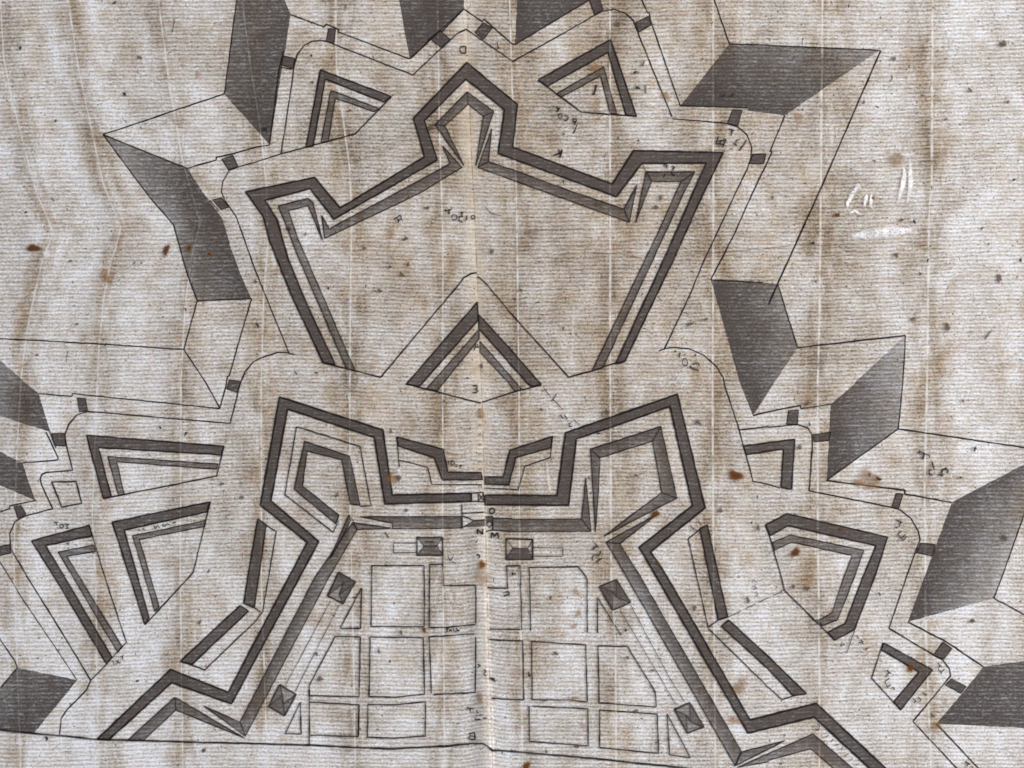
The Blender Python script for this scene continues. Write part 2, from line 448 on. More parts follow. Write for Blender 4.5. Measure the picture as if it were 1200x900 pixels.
# ------------------------------------------------------------------ thin lines of the glacis and covered way
def line(name, *runs, w=1.6, dens=.84):
    k = Ink()
    for r in runs: k.stroke(r, w, dens)
    return k.build(name, LINE, sheet_ob)
line('glacis_crest', '00:485,632 1052,440')
line('glacis_crest', '20:935,-40 950,0 1020,205')
line('glacis_crest', '30:530,235 240,900 31:45,430 2,528', w=1.9)
line('glacis_crest', '31:138,730 645,672', w=1.8)
line('glacis_crest', '32:610,210 1200,298 1300,313', w=1.8)
line('glacis_crest', '33:1060,105 1200,180 1300,235', w=1.8)
line('glacis_crest', '01:-60,684 0,687 460,712 862,738', '01:925,510 862,738 965,895 02:1030,115', w=1.5)
line('glacis_crest', '03:-60,230 0,302 70,400 82,430')
line('covered_way', '00:880,790 1015,750 1015,738 1090,722 10:0,690 65,680', '10:65,680 110,320 125,318 170,325', '10:110,320 130,240', w=1.6)
line('covered_way', '10:163,70 320,128 330,115 390,140 385,150 720,275')
line('covered_way', '10:720,275 800,205 808,185 860,142 870,150 975,40 1060,100 1070,90 1115,130 1200,205 20:14,210')
line('covered_way', '20:610,-30 610,0 635,55 645,60 650,95 790,495')
line('covered_way', '30:80,540 10,710 20,712 20:1200,755 1130,900 21:1040,200 932,412')
line('covered_way', '22:1130,148 1200,130 32:0,130 150,100 155,115 295,95')
line('covered_way', '32:272,452 640,497 640,515 860,555', w=1.8)
line('covered_way', '33:655,215 820,300 880,335 890,345 1010,425', '33:790,692 985,900 1060,980', w=1.8)
line('covered_way', '02:182,45 335,58 340,45 1030,115', '02:1030,115 1050,40 1060,0 01:1065,865 1075,860 1120,700 1180,500', w=1.5)
line('covered_way', '02:215,225 245,290 272,350 262,358 105,370', '02:232,225 262,300', '02:170,545 45,572 45,585 0,600 -60,615', w=1.5)
line('covered_way', '02:-40,790 0,838 40,900 03:100,100 360,490', w=1.2, dens=.7)
line('counterscarp', '10:118,722 165,420 180,300 195,255 230,210 265,194 300,190 335,195 365,208 735,350 880,215 940,158 985,135 1200,285 20:0,290 190,185 380,75 430,50 480,43 530,60 570,95 590,150 750,545')
line('counterscarp', '20:752,555 870,565 1010,578 1060,595 1100,630 1125,690 1120,740 1105,790 1050,900 21:925,270 905,310 835,480 715,735', w=1.5)
line('counterscarp', '21:688,745 720,735 760,728 830,735 900,765 960,820 990,870 22:995,0 1060,200 1130,455 1200,470 32:55,487', w=1.5)
line('counterscarp', '22:1065,215 1200,200 32:0,203 140,190 185,205 205,235 207,300 192,500 575,577 620,590 670,630 705,690 712,730 690,790 650,900 33:567,245 780,372 820,395 850,435 855,470 680,682 880,895 960,980', w=1.6)
line('counterscarp', '10:118,722 0,760 00:1125,780 1075,800 1045,850 01:1040,0 1055,40 1110,120 1155,250 1195,360 11:155,755', w=1.5)
line('counterscarp', '11:180,762 140,752 100,752 20,780 01:1190,795 1150,840 02:1125,0 1078,185 410,128 360,145 320,190 302,240 312,300 340,405 215,415 195,425 188,445 195,475 245,585 115,620 70,645 45,700 50,770 125,900 03:425,490 405,535 310,630 285,670 278,745', w=1.6)
line('covered_way', '02:240,460 355,458 382,560 288,578 240,460', w=1.9)

# ------------------------------------------------------------------ traverses: the small dark blocks across the covered way
for p in ('00:1040,747 1092,729 1117,780 1073,797', '01:985,40 1040,28 1075,72 1028,85', '10:130,262 183,275 175,322 118,305', '10:340,135 375,138 365,205 330,195',
          '10:865,145 910,185 868,222 820,185', '10:1065,105 1108,130 1065,185 1025,150', '20:360,-10 408,-10 428,45 388,70', '20:580,105 640,75 652,115 595,150',
          '20:1035,515 1080,515 1058,590 1010,578', '20:1130,722 1190,722 1180,768 1112,768', '32:95,125 142,122 138,190 86,190', '32:210,238 292,225 285,265 215,272',
          '32:600,512 632,515 612,582 578,577', '32:715,745 785,752 770,805 695,790', '33:820,310 862,340 825,390 775,370', '33:860,482 930,518 905,550 830,510',
          '01:1075,880 1130,890 02:1112,40 1062,22', '02:360,65 400,68 410,125 372,130', '02:240,232 302,232 305,292 255,288', '02:65,575 100,570 122,610 85,628',
          '02:-60,775 45,752 52,792 -60,818'):
    Ink().fill(p, .88, 'all', w=1.3, od=.7).build('traverse', WASH, sheet_ob)

# ------------------------------------------------------------------ outworks
def work(name, band, parapet=None, gorge=None, dens=.84, pd=None, label=None, gw=1.7):
    """a detached work: its ditch wash, with the inner parapet wash and the gorge line as pieces of it"""
    k = Ink()
    for b in ([band] if isinstance(band, str) else band): k.fill(b, dens, 'all', w=1.8, od=.85)
    o = k.build(name, WASH, sheet_ob, label)
    if parapet:
        k = Ink()
        for b in ([parapet] if isinstance(parapet, str) else parapet): k.fill(b, pd or .70, 'all', w=1.4, od=.74)
        k.build('parapet_wash', WASH, o)
    if gorge:
        k = Ink()
        for q in gorge: k.stroke(q, gw, .86)
        k.build('gorge_line', LINE, o)
    return o
work('ravelin', '10:302,328 635,452 600,478 325,372 268,685 235,690', '10:350,428 375,432 578,508 555,525 372,460 340,660 305,668', ['10:635,452 465,628 118,722'])
work('ravelin', '20:122,375 462,185 585,545 535,540 450,245 165,405', '20:210,438 430,312 492,535 460,530 415,355 232,455', ['20:122,375 325,525 585,545'])
work('ravelin', ['11:1038,515 1042,600 12:765,12 705,0', '11:1045,575 1200,745 21:135,900 22:135,5 95,12 21:75,900 0,815 11:1045,640'],
     ['11:1045,645 1045,690 12:850,32 800,22', '11:1050,700 1200,870 21:25,900 22:45,25 15,35 11:1180,890 1050,750'],
     ['12:705,0 1055,90', '12:1060,85 1200,40 22:135,5'], label='small arrow shaped ravelin split by the fold')
line('counterscarp', '11:315,800 465,838 585,868 945,440 975,400 1010,382 1036,378', '11:1040,395 1070,420 1200,575 21:265,868 375,838 480,803 530,793', w=1.7)
work('ravelin', '02:405,240 1048,292 1035,332 462,298 522,530 485,537', '02:505,340 1020,375 1015,400 548,365 582,518 555,522', ['02:1048,292 1015,432 522,530'])
work('ravelin', '02:148,735 418,662 432,712 212,758 03:525,380 500,412', '02:270,788 440,755 448,785 312,808 03:572,330 552,358', ['02:418,662 490,900 03:592,312 500,412', '03:500,412 425,490'], gw=1.3)
work('ravelin', '02:525,648 985,552 968,600 582,685 03:697,195 678,228', '02:620,712 965,640 958,668 652,730 03:745,145 725,168', ['02:985,552 905,885 03:680,228'])
work('ravelin', '22:1085,290 1200,275 32:125,258 110,492 60,485 72,305 0,315 22:1098,332')
work('ravelin', '22:1188,660 32:88,607 560,717 33:500,0 405,250 312,300 280,262 360,222 445,0 32:505,757 95,664 8,710',
     '32:20,742 105,707 448,778 33:405,0 325,205 255,232 232,208 298,172 355,0 32:392,803 112,740 30,780', ['22:1188,660 32:0,690 60,900 33:75,65 312,300'])
work('ravelin', '33:540,312 772,440 622,628 590,590 708,450 530,345', None, ['33:540,312 485,478 622,628'])
work('counterguard', '12:8,632 48,662 03:1192,148 1142,128 02:1165,880', None, ['12:48,662 95,692 13:30,175 03:1192,148'], gw=1.4)
work('counterguard', '03:1125,138 1165,165 900,415 845,400', None, ['13:25,175 0,210 03:960,440 845,400'], gw=1.6)
work('counterguard', '22:915,660 968,900 23:1010,190 965,205 925,0 22:880,680', None, ['22:880,680 825,725 865,900 23:918,240 965,205'], gw=1.5)
work('counterguard', '23:1015,205 1200,375 33:180,550 118,560 0,435 23:980,235', None, ['23:920,245 1200,520 33:65,578 118,560'], gw=1.4)
work('tenaille', '12:660,248 878,305 900,412 1055,415 1062,448 875,450 835,345 668,290', None, ['12:668,355 805,390 825,470 1060,472', '12:660,248 672,390'], gw=1.3)
work('tenaille', '12:1075,435 1160,435 1190,310 22:190,245 182,298 18,345 12:1185,472 1075,470', None, ['22:190,245 180,345 60,385 30,495 12:1075,488'], gw=1.4)

# crownwork at the top
k = Ink().fill('11:315,800 165,480 65,230 35,115 01:1152,0 10:275,832 11:395,75 10:790,735 738,555 988,292 20:25,490 5,690 470,862 570,705 990,715 21:900,0 770,290 530,793 '
               '485,805 720,300 850,0 20:910,765 610,765 490,922 10:1135,720 1165,515 985,370 790,565 850,750 11:365,128 10:255,885 11:45,40 100,130 150,310 245,540 372,810', .86, 'all', w=2.0, od=.9)
crown = k.build('crownwork', WASH, sheet_ob, 'large crown shaped work at the head of the plan')
k = Ink().fill('11:105,65 245,30 268,50 312,225 245,65 152,88 200,225 345,560 465,838 425,830 190,285 140,150', [.8, .8, .8, .8, .7, .62, .6, .62, .66, .74, .74, .78], 'all', w=1.5, od=.78); k.build('parapet_wash', WASH, crown)
k = Ink().fill('11:308,110 345,172 10:910,768 875,685 965,785 11:775,2 322,218', [.82, .80, .80, .84, .62, .62, .62], 'all', w=1.5, od=.78); k.build('parapet_wash', WASH, crown)
k = Ink().fill('10:975,775 838,585 990,430 1115,522 1030,780 1065,545 995,487 885,590', [.74, .84, .82, .82, .74, .62, .6, .64], 'all', w=1.4, od=.78)
k.pen('10:838,585 885,590', 1.2, .6).pen('10:990,430 995,487', 1.2, .6).pen('10:1115,522 1065,545', 1.2, .6); k.build('parapet_wash', WASH, crown)
k = Ink().fill('10:1105,605 1090,758 20:0,795 280,897 21:525,80 20:585,868 21:550,142 10:1040,785', [.82, .8, .8, .8, .78, .84, .62, .60], 'all', w=1.5, od=.78)
k.pen('21:525,80 550,142', 1.2, .7).pen('10:1090,758 1040,785', 1.2, .7); k.build('parapet_wash', WASH, crown)
k = Ink().fill('21:580,142 20:608,900 630,805 858,805 21:808,0 425,825 375,838 690,180 770,0 20:795,850 655,850 21:635,0', [.8, .8, .82, .8, .78, .76, .68, .6, .6, .6, .6, .66], 'all', w=1.5, od=.78)
k.pen('20:630,805 655,850', 1.2, .7).pen('20:858,805 795,850', 1.2, .7).pen('20:630,805 610,765', 1.2, .7); k.build('parapet_wash', WASH, crown)

# main enceinte: left and right half, cut by the gate at the fold
k = Ink().fill('03:455,765 800,438 1070,545 12:240,742 20,568 110,60 595,215 640,520 1010,512 1010,550 605,562 555,250 148,118 70,548 295,738 03:1085,600 805,500 510,768', .86, 'all', w=2.1, od=.92)
encl = k.build('enceinte', WASH, sheet_ob, 'left half of the main rampart with its bastion')
k = Ink().fill('12:1075,520 22:210,522 250,228 775,48 905,580 650,785 23:725,0 1115,672 33:225,595 545,895 640,990 560,990 470,895 215,660 23:1105,735 22:595,765 845,570 740,105 302,258 265,568 12:1075,565', .86, 'all', w=2.1, od=.92)
encr = k.build('enceinte', WASH, sheet_ob, 'right half of the main rampart with its bastion')
k = Ink().fill('03:595,772 820,568 1145,760 825,628 672,772', [.8, .82, .8, .64, .7], 'all', w=1.4, od=.78); k.pen('03:820,568 825,628', 1.2, .7); k.build('parapet_wash', WASH, encl)
k = Ink().fill('12:455,648 475,682 13:345,0 03:1150,750 955,610 1125,685 13:280,0', [.82, .62, .60, .62, .84, .84, .84], 'all', w=1.4, od=.76)
k.pen('03:1125,685 1150,750', 1.2, .7); k.build('parapet_wash', WASH, encl)
k = Ink().fill('12:437,612 445,640 360,800 345,820', .78, 'all', w=1.3); k.pen('12:437,612 460,648', 1.2, .7); k.build('parapet_wash', WASH, encl)
k = Ink().fill('12:455,648 635,675 475,682', [.8, .74, .6], 'all', w=1.3); k.build('parapet_wash', WASH, encl)
k = Ink().fill('12:490,622 965,620 968,675 640,678 642,652', [.84, .82, .62, .60, .74], 'all', w=1.4, od=.76); k.build('parapet_wash', WASH, encl)
k = Ink().fill('12:375,655 178,492 228,268 440,338 488,568 443,562 402,355 240,315 218,478 390,615', .82, 'all', w=1.5)
k.pen('12:362,695 135,518 190,200 488,292 540,570 488,572', 1.6, .86).pen('12:362,695 388,640', 1.4, .8); k.build('parapet_wash', WASH, encl)
k = Ink().fill('22:390,692 368,305 697,198 772,535 430,712 702,508 658,268 412,345 405,500', [.74, .84, .84, .82, .7, .62, .6, .62, .66], 'all', w=1.5)
k.pen('22:697,198 658,268', 1.2, .7).pen('22:368,305 412,345', 1.2, .7).pen('22:772,535 702,508', 1.2, .7); k.build('parapet_wash', WASH, encr)
k = Ink().fill('12:1110,628 1200,630 22:0,635 325,632 345,438 370,690 0,692 12:1110,685', [.82, .82, .82, .82, .86, .70, .58, .6], 'all', w=1.4, od=.76)
k.pen('22:325,632 370,690', 1.2, .75); k.build('parapet_wash', WASH, encr)
k = Ink().fill('22:440,740 680,610 505,748 23:600,0 1075,822 1045,887 535,0', [.66, .84, .82, .82, .82, .62, .60], 'all', w=1.5)
k.pen('22:440,740 505,748', 1.2, .7); k.build('parapet_wash', WASH, encr)
k = Ink().fill('23:1075,822 1200,790 33:80,770 23:1045,887', [.78, .8, .84, .62], 'all', w=1.4); k.build('parapet_wash', WASH, encr)
k = Ink().fill('23:1055,895 33:210,738 390,895 480,985 380,985 300,895 200,808 0,862 23:1200,868', [.66, .82, .82, .82, .66, .64, .62, .6, .6], 'all', w=1.4); k.build('parapet_wash', WASH, encr)

# the gate at the fold
k = Ink()
for q in ('12:1010,512 1065,507 1070,552 1010,550 1010,512', '12:1042,512 1042,550', '12:1045,515 1068,545', '12:1068,515 1045,548', '12:965,560 965,672', '12:968,618 1022,640 972,672', '12:968,606 1070,600',
          '12:1020,640 1072,636', '12:1078,622 1110,620 1110,685 1078,690', '12:1080,655 1095,640 1108,655 1095,672 1080,660'): k.stroke(q, 1.5, .85)
gate = k.build('gate_passage', LINE, sheet_ob)
k = Ink().fill('12:1022,642 1073,637 1073,668 980,670', .80).fill('12:1078,622 1108,620 1108,642 1095,640 1080,650', .86); k.build('gate_wash', WASH, gate)  # dark shapes printed as ink wash in the gate drawing

# ------------------------------------------------------------------ town: barracks and building plots
def barrack(corners, r0, r1, shade, annex=None):
    k = Ink(); c = pts(corners); a = pts(r0)[0]; b = pts(r1)[0]
    k.stroke(c, 2.0, .9, closed=True)
    k.stroke([c[0], a], 1.2, .78); k.stroke([c[3], a], 1.2, .78); k.stroke([c[1], b], 1.2, .78); k.stroke([c[2], b], 1.2, .78); k.stroke([a, b], 1.6, .85)
    o = k.build('barrack', LINE, sheet_ob)
    k = Ink()
    quads = ([c[0], c[1], b, a], [c[1], c[2], b], [c[2], c[3], a, b], [c[3], c[0], a])
    for q, d in zip(quads, shade):
        if d: k.fill(q, d)
    k.build('roof_wash', WASH, o)
    if annex:
        k = Ink()
        for q in annex: k.stroke(q, 1.2, .72)
        k.build('annex_line', LINE, o)
barrack('12:755,718 875,718 875,802 755,802', '12:788,760', '12:850,758', (.66, .0, .74, .0), ['12:755,745 645,745 645,790 755,790'])
barrack('12:1172,725 22:97,728 97,822 12:1172,820', '22:5,770', '22:75,770', (.0, .0, .82, .0), ['22:97,765 238,768 238,808 97,805'])
barrack('12:388,882 13:465,28 408,130 337,92', '13:412,30', '13:392,88', (.82, .72, .34, .74))
barrack('13:112,508 188,555 135,655 60,610', '13:125,560', '13:128,600', (.15, .7, .74, .72))
barrack('23:408,50 487,15 555,122 472,158', '23:470,70', '23:490,98', (.74, .8, .6, .76))
barrack('23:760,625 832,592 897,705 822,735', '23:815,650', '23:835,680', (.62, .74, .6, .72))
line('rampart_road', '13:350,115 140,510', '13:390,135 185,540', w=1.1, dens=.66)
line('rampart_road', '23:505,155 770,605', '23:555,135 740,480 810,590', w=1.1, dens=.66)
def plot(*runs, closed=True):
    k = Ink()
    for q in runs: k.stroke(q, 1.7, .84, closed=closed)
    k.build('building_plot', LINE, sheet_ob)
plot('12:543,850 787,850 13:790,120 788,238 540,235')
plot('12:876,720 876,852', '12:815,845 876,845 13:878,45 1030,42 1030,220', '12:815,845 13:812,240', '13:815,240 900,240 1028,226', closed=False)
plot('13:1085,55 1180,57 12:1175,852 22:38,850 23:45,250 0,250 13:1095,248', closed=False)
plot('13:372,282 490,285 483,565 250,560 250,512')
plot('13:535,285 785,290 790,555 650,568 530,565')
plot('13:812,285 822,550', '13:815,285 1025,270', '13:1030,283 1028,545 833,555', closed=False)
plot('13:495,55 490,245 395,245')
plot('13:250,590 483,603 480,752 255,745', '13:250,530 250,790', closed=False)
plot('13:483,603 480,752', closed=False)
plot('13:525,602 650,603 795,590 793,750 650,760 522,755')
plot('13:208,592 212,740 137,738')
plot('13:1092,298 1200,302 23:50,302 55,578 0,578 13:1105,572', closed=False)
plot('23:88,255 82,0 22:80,860 310,855 345,900 23:352,15 352,262', closed=False)
plot('23:92,305 345,320 352,588 270,578 95,578')
plot('23:95,608 355,620 357,795 82,772 80,608', closed=False)
plot('23:402,325 540,328 670,540 675,612 408,592')
plot('23:410,625 680,645 686,830 410,802')
plot('23:400,265 400,98 510,275', closed=False)
plot('23:727,645 738,835 835,850')
k = Ink().stroke('03:-80,718 0,722 150,737 450,765 800,776 1200,785 13:250,792 450,803 650,810 900,795 1060,780 1085,790 1110,815 1200,820 23:400,855 780,895 1000,925', 2.3, .9)
k.build('border_line', LINE, sheet_ob)

# ------------------------------------------------------------------ lettering, written so that it reads from the other side of the sheet
def ell(win, cx, cy, rx, ry=None, a0=0, a1=360):
    ry = ry or rx
    return win + ' '.join('%.1f,%.1f' % (cx + rx * math.cos(math.radians(a)), cy + ry * math.sin(math.radians(a))) for a in np.linspace(a0, a1, 15))
def letters(win, strokes, w=1.5, dens=.82, label=None):
    k = Ink()
    for q in strokes:
        ww = w
        if isinstance(q, tuple): q, ww = q
        k.stroke(q if q.startswith('@') else win + q, ww * 1.06, min(1, dens * 1.10), rough=.10, fine=True)
    k.build('lettering', PEN, sheet_ob, label)
A = '@630,80,7.5:'
letters(A, [('517,150 495,228', 1.8), '503,150 530,157', '478,222 508,234'])
letters(A, [('158,340 200,358', 1.7), ('186,352 172,385', 1.9), ell(A, 198, 420, 17, 22), '235,415 265,423 270,440 248,462 228,452', ell(A, 325, 458, 17, 14), '335,465 325,498', '235,565 228,590', '350,490 315,575'], 1.3)
letters(A, [('215,715 195,788', 2.1), ('140,768 205,742', 1.9), '182,712 205,750'])
B = '@770,130,10:'
letters(B, [('720,295 690,385', 1.6), ('808,330 770,425', 1.7), '715,352 800,340', '690,385 785,395', '745,345 735,390'], 1.4)
letters(B, ['842,210 905,235', ('882,225 865,295', 1.6), '890,375 925,402', '968,335 930,345 920,380 935,410', ('1045,340 1015,398 960,465', 1.6)], 1.3)
letters(B, ['75,640 100,628 135,645', '105,635 118,680', ('180,645 205,660 180,692', 1.7), '95,740 75,780', ('165,722 205,760', 1.8)], 1.2)
Cc = '@450,230,10:'
letters(Cc, ['115,275 190,220 208,272 168,285 148,258', '170,265 166,312'], 1.2)
letters(Cc, [('715,150 725,180', 1.8), '722,170 795,150', ('762,158 762,215', 1.8), ell(Cc, 825, 245, 31), '892,190 930,188 905,212 928,240 880,240 882,290 925,308', ('970,225 968,282', 1.8), ell(Cc, 1045, 245, 22)], 1.3)
D = '@540,400,3.4667:'
letters(D, ['62,8 54,36', '68,10 72,28', '58,24 70,22'], 1.2)
letters(D, [('48,180 66,180', 1.4), ('66,180 66,208 48,208', 1.4), '56,194 66,194'], 1.3)
letters(D, [q for y in (278, 308, 342, 380, 420, 458, 490, 522, 590) for q in ('71,%d 78,%d 86,%d' % (y + 5, y - 6, y + 5),)], 1.0, .5)
E = '@500,520,7.5:'
letters(E, [ell(E, 575, 590, 23)], 1.7)
letters(E, [('447,795 447,748', 1.9), ('447,748 492,795', 2.1), ('492,795 494,745', 1.9)])
letters(E, [('566,828 574,780', 1.7), ('574,780 596,815 624,780', 1.9), ('624,780 632,828', 1.7)])
letters(E, ['196,145 190,185', ell(E, 228, 166, 15, 20), '252,178 268,190 258,210', '285,190 318,196', '300,192 290,216'], 1.2)
k = Ink()
for i in range(16):
    t = i / 15; x, y = 522 + 37 * t, 529 + 11 * t
    k.stroke([(x, y), (x + .9, y + .3)], 1.1, .7)
for q in (['22:150,20 180,60'], ['22:190,70 240,120'], ['22:290,165 318,195']): k.stroke(q[0], 1.1, .72)
for a, b in ((0, .2), (.28, .45), (.52, .7), (.78, 1)):
    p0, p1 = np.array(pts('33:75,65')[0]), np.array(pts('23:1015,190')[0])
    k.stroke([p0 + (p1 - p0) * a, p0 + (p1 - p0) * b], 1.1, .7)
k.build('sight_line', PEN, sheet_ob)
Fw = '@770,400,15:'
letters(Fw, [ell(Fw, 488, 370, 44, 66), ('400,200 385,290', 1.7), ('478,228 485,242', 1.7), ('310,165 325,190', 1.7), '630,420 640,385 720,378 738,430', ('570,435 640,490 735,515', 1.6), '680,222 660,262'], 1.2)
H = '@630,440,12.86:'
letters(H, ['205,390 245,335 290,275', ('330,612 352,600 382,648', 1.7), '410,610 450,662', '512,708 470,725 480,768 520,765'], 1.2)
I = '@1060,510,15:'
letters(I, [('240,318 260,278 340,320', 1.9), '340,320 430,350 432,390', ('335,325 305,430', 2.2), ('475,460 510,600', 1.5), '448,592 415,640 440,690 482,708', ('585,685 665,715 645,650 665,605 720,590 758,632 740,662', 1.8), '690,595 742,565', ('970,742 986,754', 2.2)], 1.4)
J = '@970,600,3.75:'
letters(J, ['298,34 326,46', '318,44 310,66', ('294,64 304,70', 1.5), '322,82 306,98 322,116 342,96', '322,116 330,124 346,104'], 1.2)
letters(J, ['62,568 54,590 72,578', '116,520 80,620', '124,540 136,556', '132,575 156,568', '146,560 154,582'], 1.1, .75)
letters(J, [('258,694 276,710', 1.5), '268,704 254,726', '270,730 250,746 262,770 276,758', ('284,768 294,780', 1.5)], 1.2)
letters(J, ['482,664 500,680', '492,672 486,688', '484,690 496,704 512,690'], 1.1)
letters(J, ['374,818 392,836', '384,828 378,840', '396,812 410,826 400,834', '414,790 432,806'], 1.1)
K = '@40,600,6.667:'
letters(K, ['152,80 186,82', '172,82 176,106', ell(K, 214, 112, 14), '240,95 268,98 252,112 268,126 244,130'], 1.2)
letters(K, ['812,132 826,150', '846,126 862,146', '930,108 948,132 960,106 982,126', '1000,98 1020,112 1038,90 1062,102', '1080,90 1106,80', '1000,96 1012,92'], 1.1, .75)
letters(K, ['248,248 272,240', '262,242 268,262', '318,252 336,266', '226,490 244,496'], 1.1, .7)
M = '@480,610,7.5:'
letters(M, ['334,312 360,352 388,312', '372,358 408,374'], 1.3, .75)
letters(M, ['145,178 160,192', '168,176 182,192', '195,172 210,196'], 1.2)
letters(M, [('588,298 612,298', 1.6), '612,298 616,318 604,330', '580,195 600,172'], 1.2)
letters(M, [('902,450 904,482', 1.6), '902,466 934,464'], 1.4)
letters(M, ['838,626 872,624', '872,624 876,650 846,656 830,664'], 1.5)
N = '@510,720,5:'
letters(N, ['62,84 80,80', '70,82 68,102', '84,100 88,86 98,100', '102,84 114,100', '122,80 140,100', '118,98 146,90'], 1.2)
letters(N, [('248,288 266,296', 1.6), '262,294 250,312', '284,316 298,328 284,344 298,356'], 1.2)
letters(N, [('185,545 226,550', 1.5), ('206,548 204,572', 1.5), '240,558 252,576', '232,602 240,614 266,610', '254,586 280,580', '282,600 304,602'], 1.3)
letters(N, [('231,690 233,730', 1.8), '231,690 202,696 206,710 231,711', '206,711 196,722 204,732 233,730'], 1.4)
O = '@510,30,12:'
letters(O, ['430,290 362,295 344,348 370,384 430,390 430,290'], 1.6)
letters(O, [('870,230 886,332', 1.5)], 1.3)
Q = '@660,630,20:'
letters(Q, ['735,125 790,185 822,240', ('788,188 680,268', 2.0), '855,305 872,345 810,432', '805,425 740,390 690,430 670,480 690,532', ('775,580 840,512 912,480', 1.9)], 1.4)
letters('@0,675,4:', ['528,395 536,416', '548,396 562,410', '556,392 550,412', '566,378 580,372', '574,376 576,392'], 1.1, .76)
letters('@600,675,4:', ['1124,14 1146,30', '1132,44 1144,56 1132,64', '1140,70 1152,82 1142,96'], 1.1, .76)
letters('@900,675,4:', ['225,685 240,700 236,722 222,716', '270,752 282,742', '292,776 306,762', '310,792 330,786', '340,810 352,798', '356,842 376,830', '384,862 396,850', '410,884 430,876'], 1.1, .66)
letters('@900,675,4:', [('922,868 946,882', 1.5), '938,876 930,892', '950,890 962,896'], 1.2)
letters('@600,450,4:', ['836,662 850,684', '846,672 872,690', '872,640 884,660'], 1.1, .7)

# ------------------------------------------------------------------ watermark: thinner pulp left by the mould wire
W = '@980,160,6:'
for q, w, dn in ((W + '160,335 110,410 80,465 75,510', 3.0, .6), (W + '215,400 195,500', 2.6, .55), (W + '250,395 240,490 260,515', 2.2, .62), (W + '430,132 500,128 556,122', 3.0, .6), (W + '465,200 480,270 460,370 440,430 436,480', 3.0, .6),
                 (W + '520,150 520,330 505,430 500,480', 2.8, .6), (W + '85,540 130,520 170,545', 2.0, .6), (W + '85,698 300,682 562,655', 7.0, .85)):
    Ink().stroke(q, w * 1.35, min(1, dn * 1.45), rough=.5, taper=True).build('watermark_wire', PALE, sheet_ob)
for q, w, dn in (('01:210,300 236,288', 7.0, .62), ('22:165,370 175,500', 2.6, .35), ('12:670,395 675,420', 2.6, .4), ('21:290,540 280,800', 2.5, .22), ('20:615,300 640,290', 5.0, .4), ('01:960,0 1040,95', 1.2, .6), ('30:410,880 430,870', 6.0, .5)):
    Ink().stroke(q, w, dn, rough=.5).build('thin_patch', PALE, sheet_ob)
# slight creases across the sheet
k = Ink()
k.stroke('21:380,285 440,292 500,286 620,318', 1.0, .5).pen('21:640,290 900,290 31:0,265 120,250 260,252 420,246', .9, .42)
k.stroke('21:0,190 180,178 330,172', 2.6, .25)
k.build('crease', BROWN, sheet_ob)

# ------------------------------------------------------------------ stains, flecks and fibres
def spot(x, y, r, mat, name, dens=.8, stretch=1.0, ang=0.0):
    rs = np.random.RandomState(int(x * 31 + y * 17) % 99991)
    n = 14; ph = rs.uniform(0, 6.28, 3); ax = [x]; ay = [y]; dd = [dens]
    rings = ((.68, dens), (.92, dens * .82), (1.18, dens * .22), (1.55, 0.0))
    for k_, dv in rings:
        for i in range(n):
            a = 2 * math.pi * i / n
            q = r * k_ * (1 + .22 * math.sin(2 * a + ph[0]) + .16 * math.sin(3 * a + ph[1]) + .10 * math.sin(5 * a + ph[2]))
            ex, ey = q * math.cos(a) * stretch, q * math.sin(a) / math.sqrt(stretch)
            ax.append(x + ex * math.cos(ang) - ey * math.sin(ang)); ay.append(y + ex * math.sin(ang) + ey * math.cos(ang)); dd.append(dv)
    fs = [(0, 1 + i, 1 + (i + 1) % n) for i in range(n)]
    for k_ in range(len(rings) - 1):
        a = 1 + k_ * n; b = a + n
        fs += [(a + i, b + i, b + (i + 1) % n, a + (i + 1) % n) for i in range(n)]
    kk = Ink(); kk.add(ax, ay, dd, fs)
    return kk.build(name, mat, sheet_ob)
R_ = [(40, 291, 5, 1.5, -.2), (195, 293, 4.2, 1.3, 1.9), (222, 291, 2.8, 1, 0), (246, 298, 2.2, 1, 0), (981, 252, 2.6, 1, 0), (862, 557, 6.2, 1.1, .4), (768, 602, 4, 1.2, 2.2), (932, 647, 4.6, 1, 0), (497, 738, 2.4, 1, 0),
      (565, 661, 3.2, 1.5, 1.5), (617, 897, 4, 1, .4), (1067, 783, 3.5, 1, 0)]
for x, y, r, s, a in [(q[0], q[1], q[2] * .84, q[3], q[4]) for q in R_]: spot(x, y, r * 1.35, AMBER, 'amber_stain', .5, s, a); spot(x, y, r, RUST, 'rust_stain', .92, s, a)
Am = [(125, 326, 4, .8), (232, 88, 3, .6), (780, 112, 4, .7), (697, 80, 4, .7), (936, 137, 4.5, .45), (1050, 187, 7, .5), (1018, 562, 11, .55), (1005, 566, 4, .8), (675, 693, 3.4, .6), (678, 718, 3, .6), (673, 733, 2.8, .6), (867, 804, 7, .55), (861, 843, 4.5, .55),
      (562, 817, 4.5, .6), (460, 560, 6, .45), (564, 485, 4, .7), (1076, 286, 5, .4), (458, 273, 5, .4), (565, 672, 10, .4), (945, 470, 7, .3), (947, 680, 8, .3), (683, 850, 3.5, .4), (1097, 850, 4.5, .5), (673, 818, 3, .6), (124, 318, 3, .4)]
for x, y, r, d in Am: spot(x, y, r, AMBER, 'amber_stain', d * .82, 1.15, (x * .37) % 3)
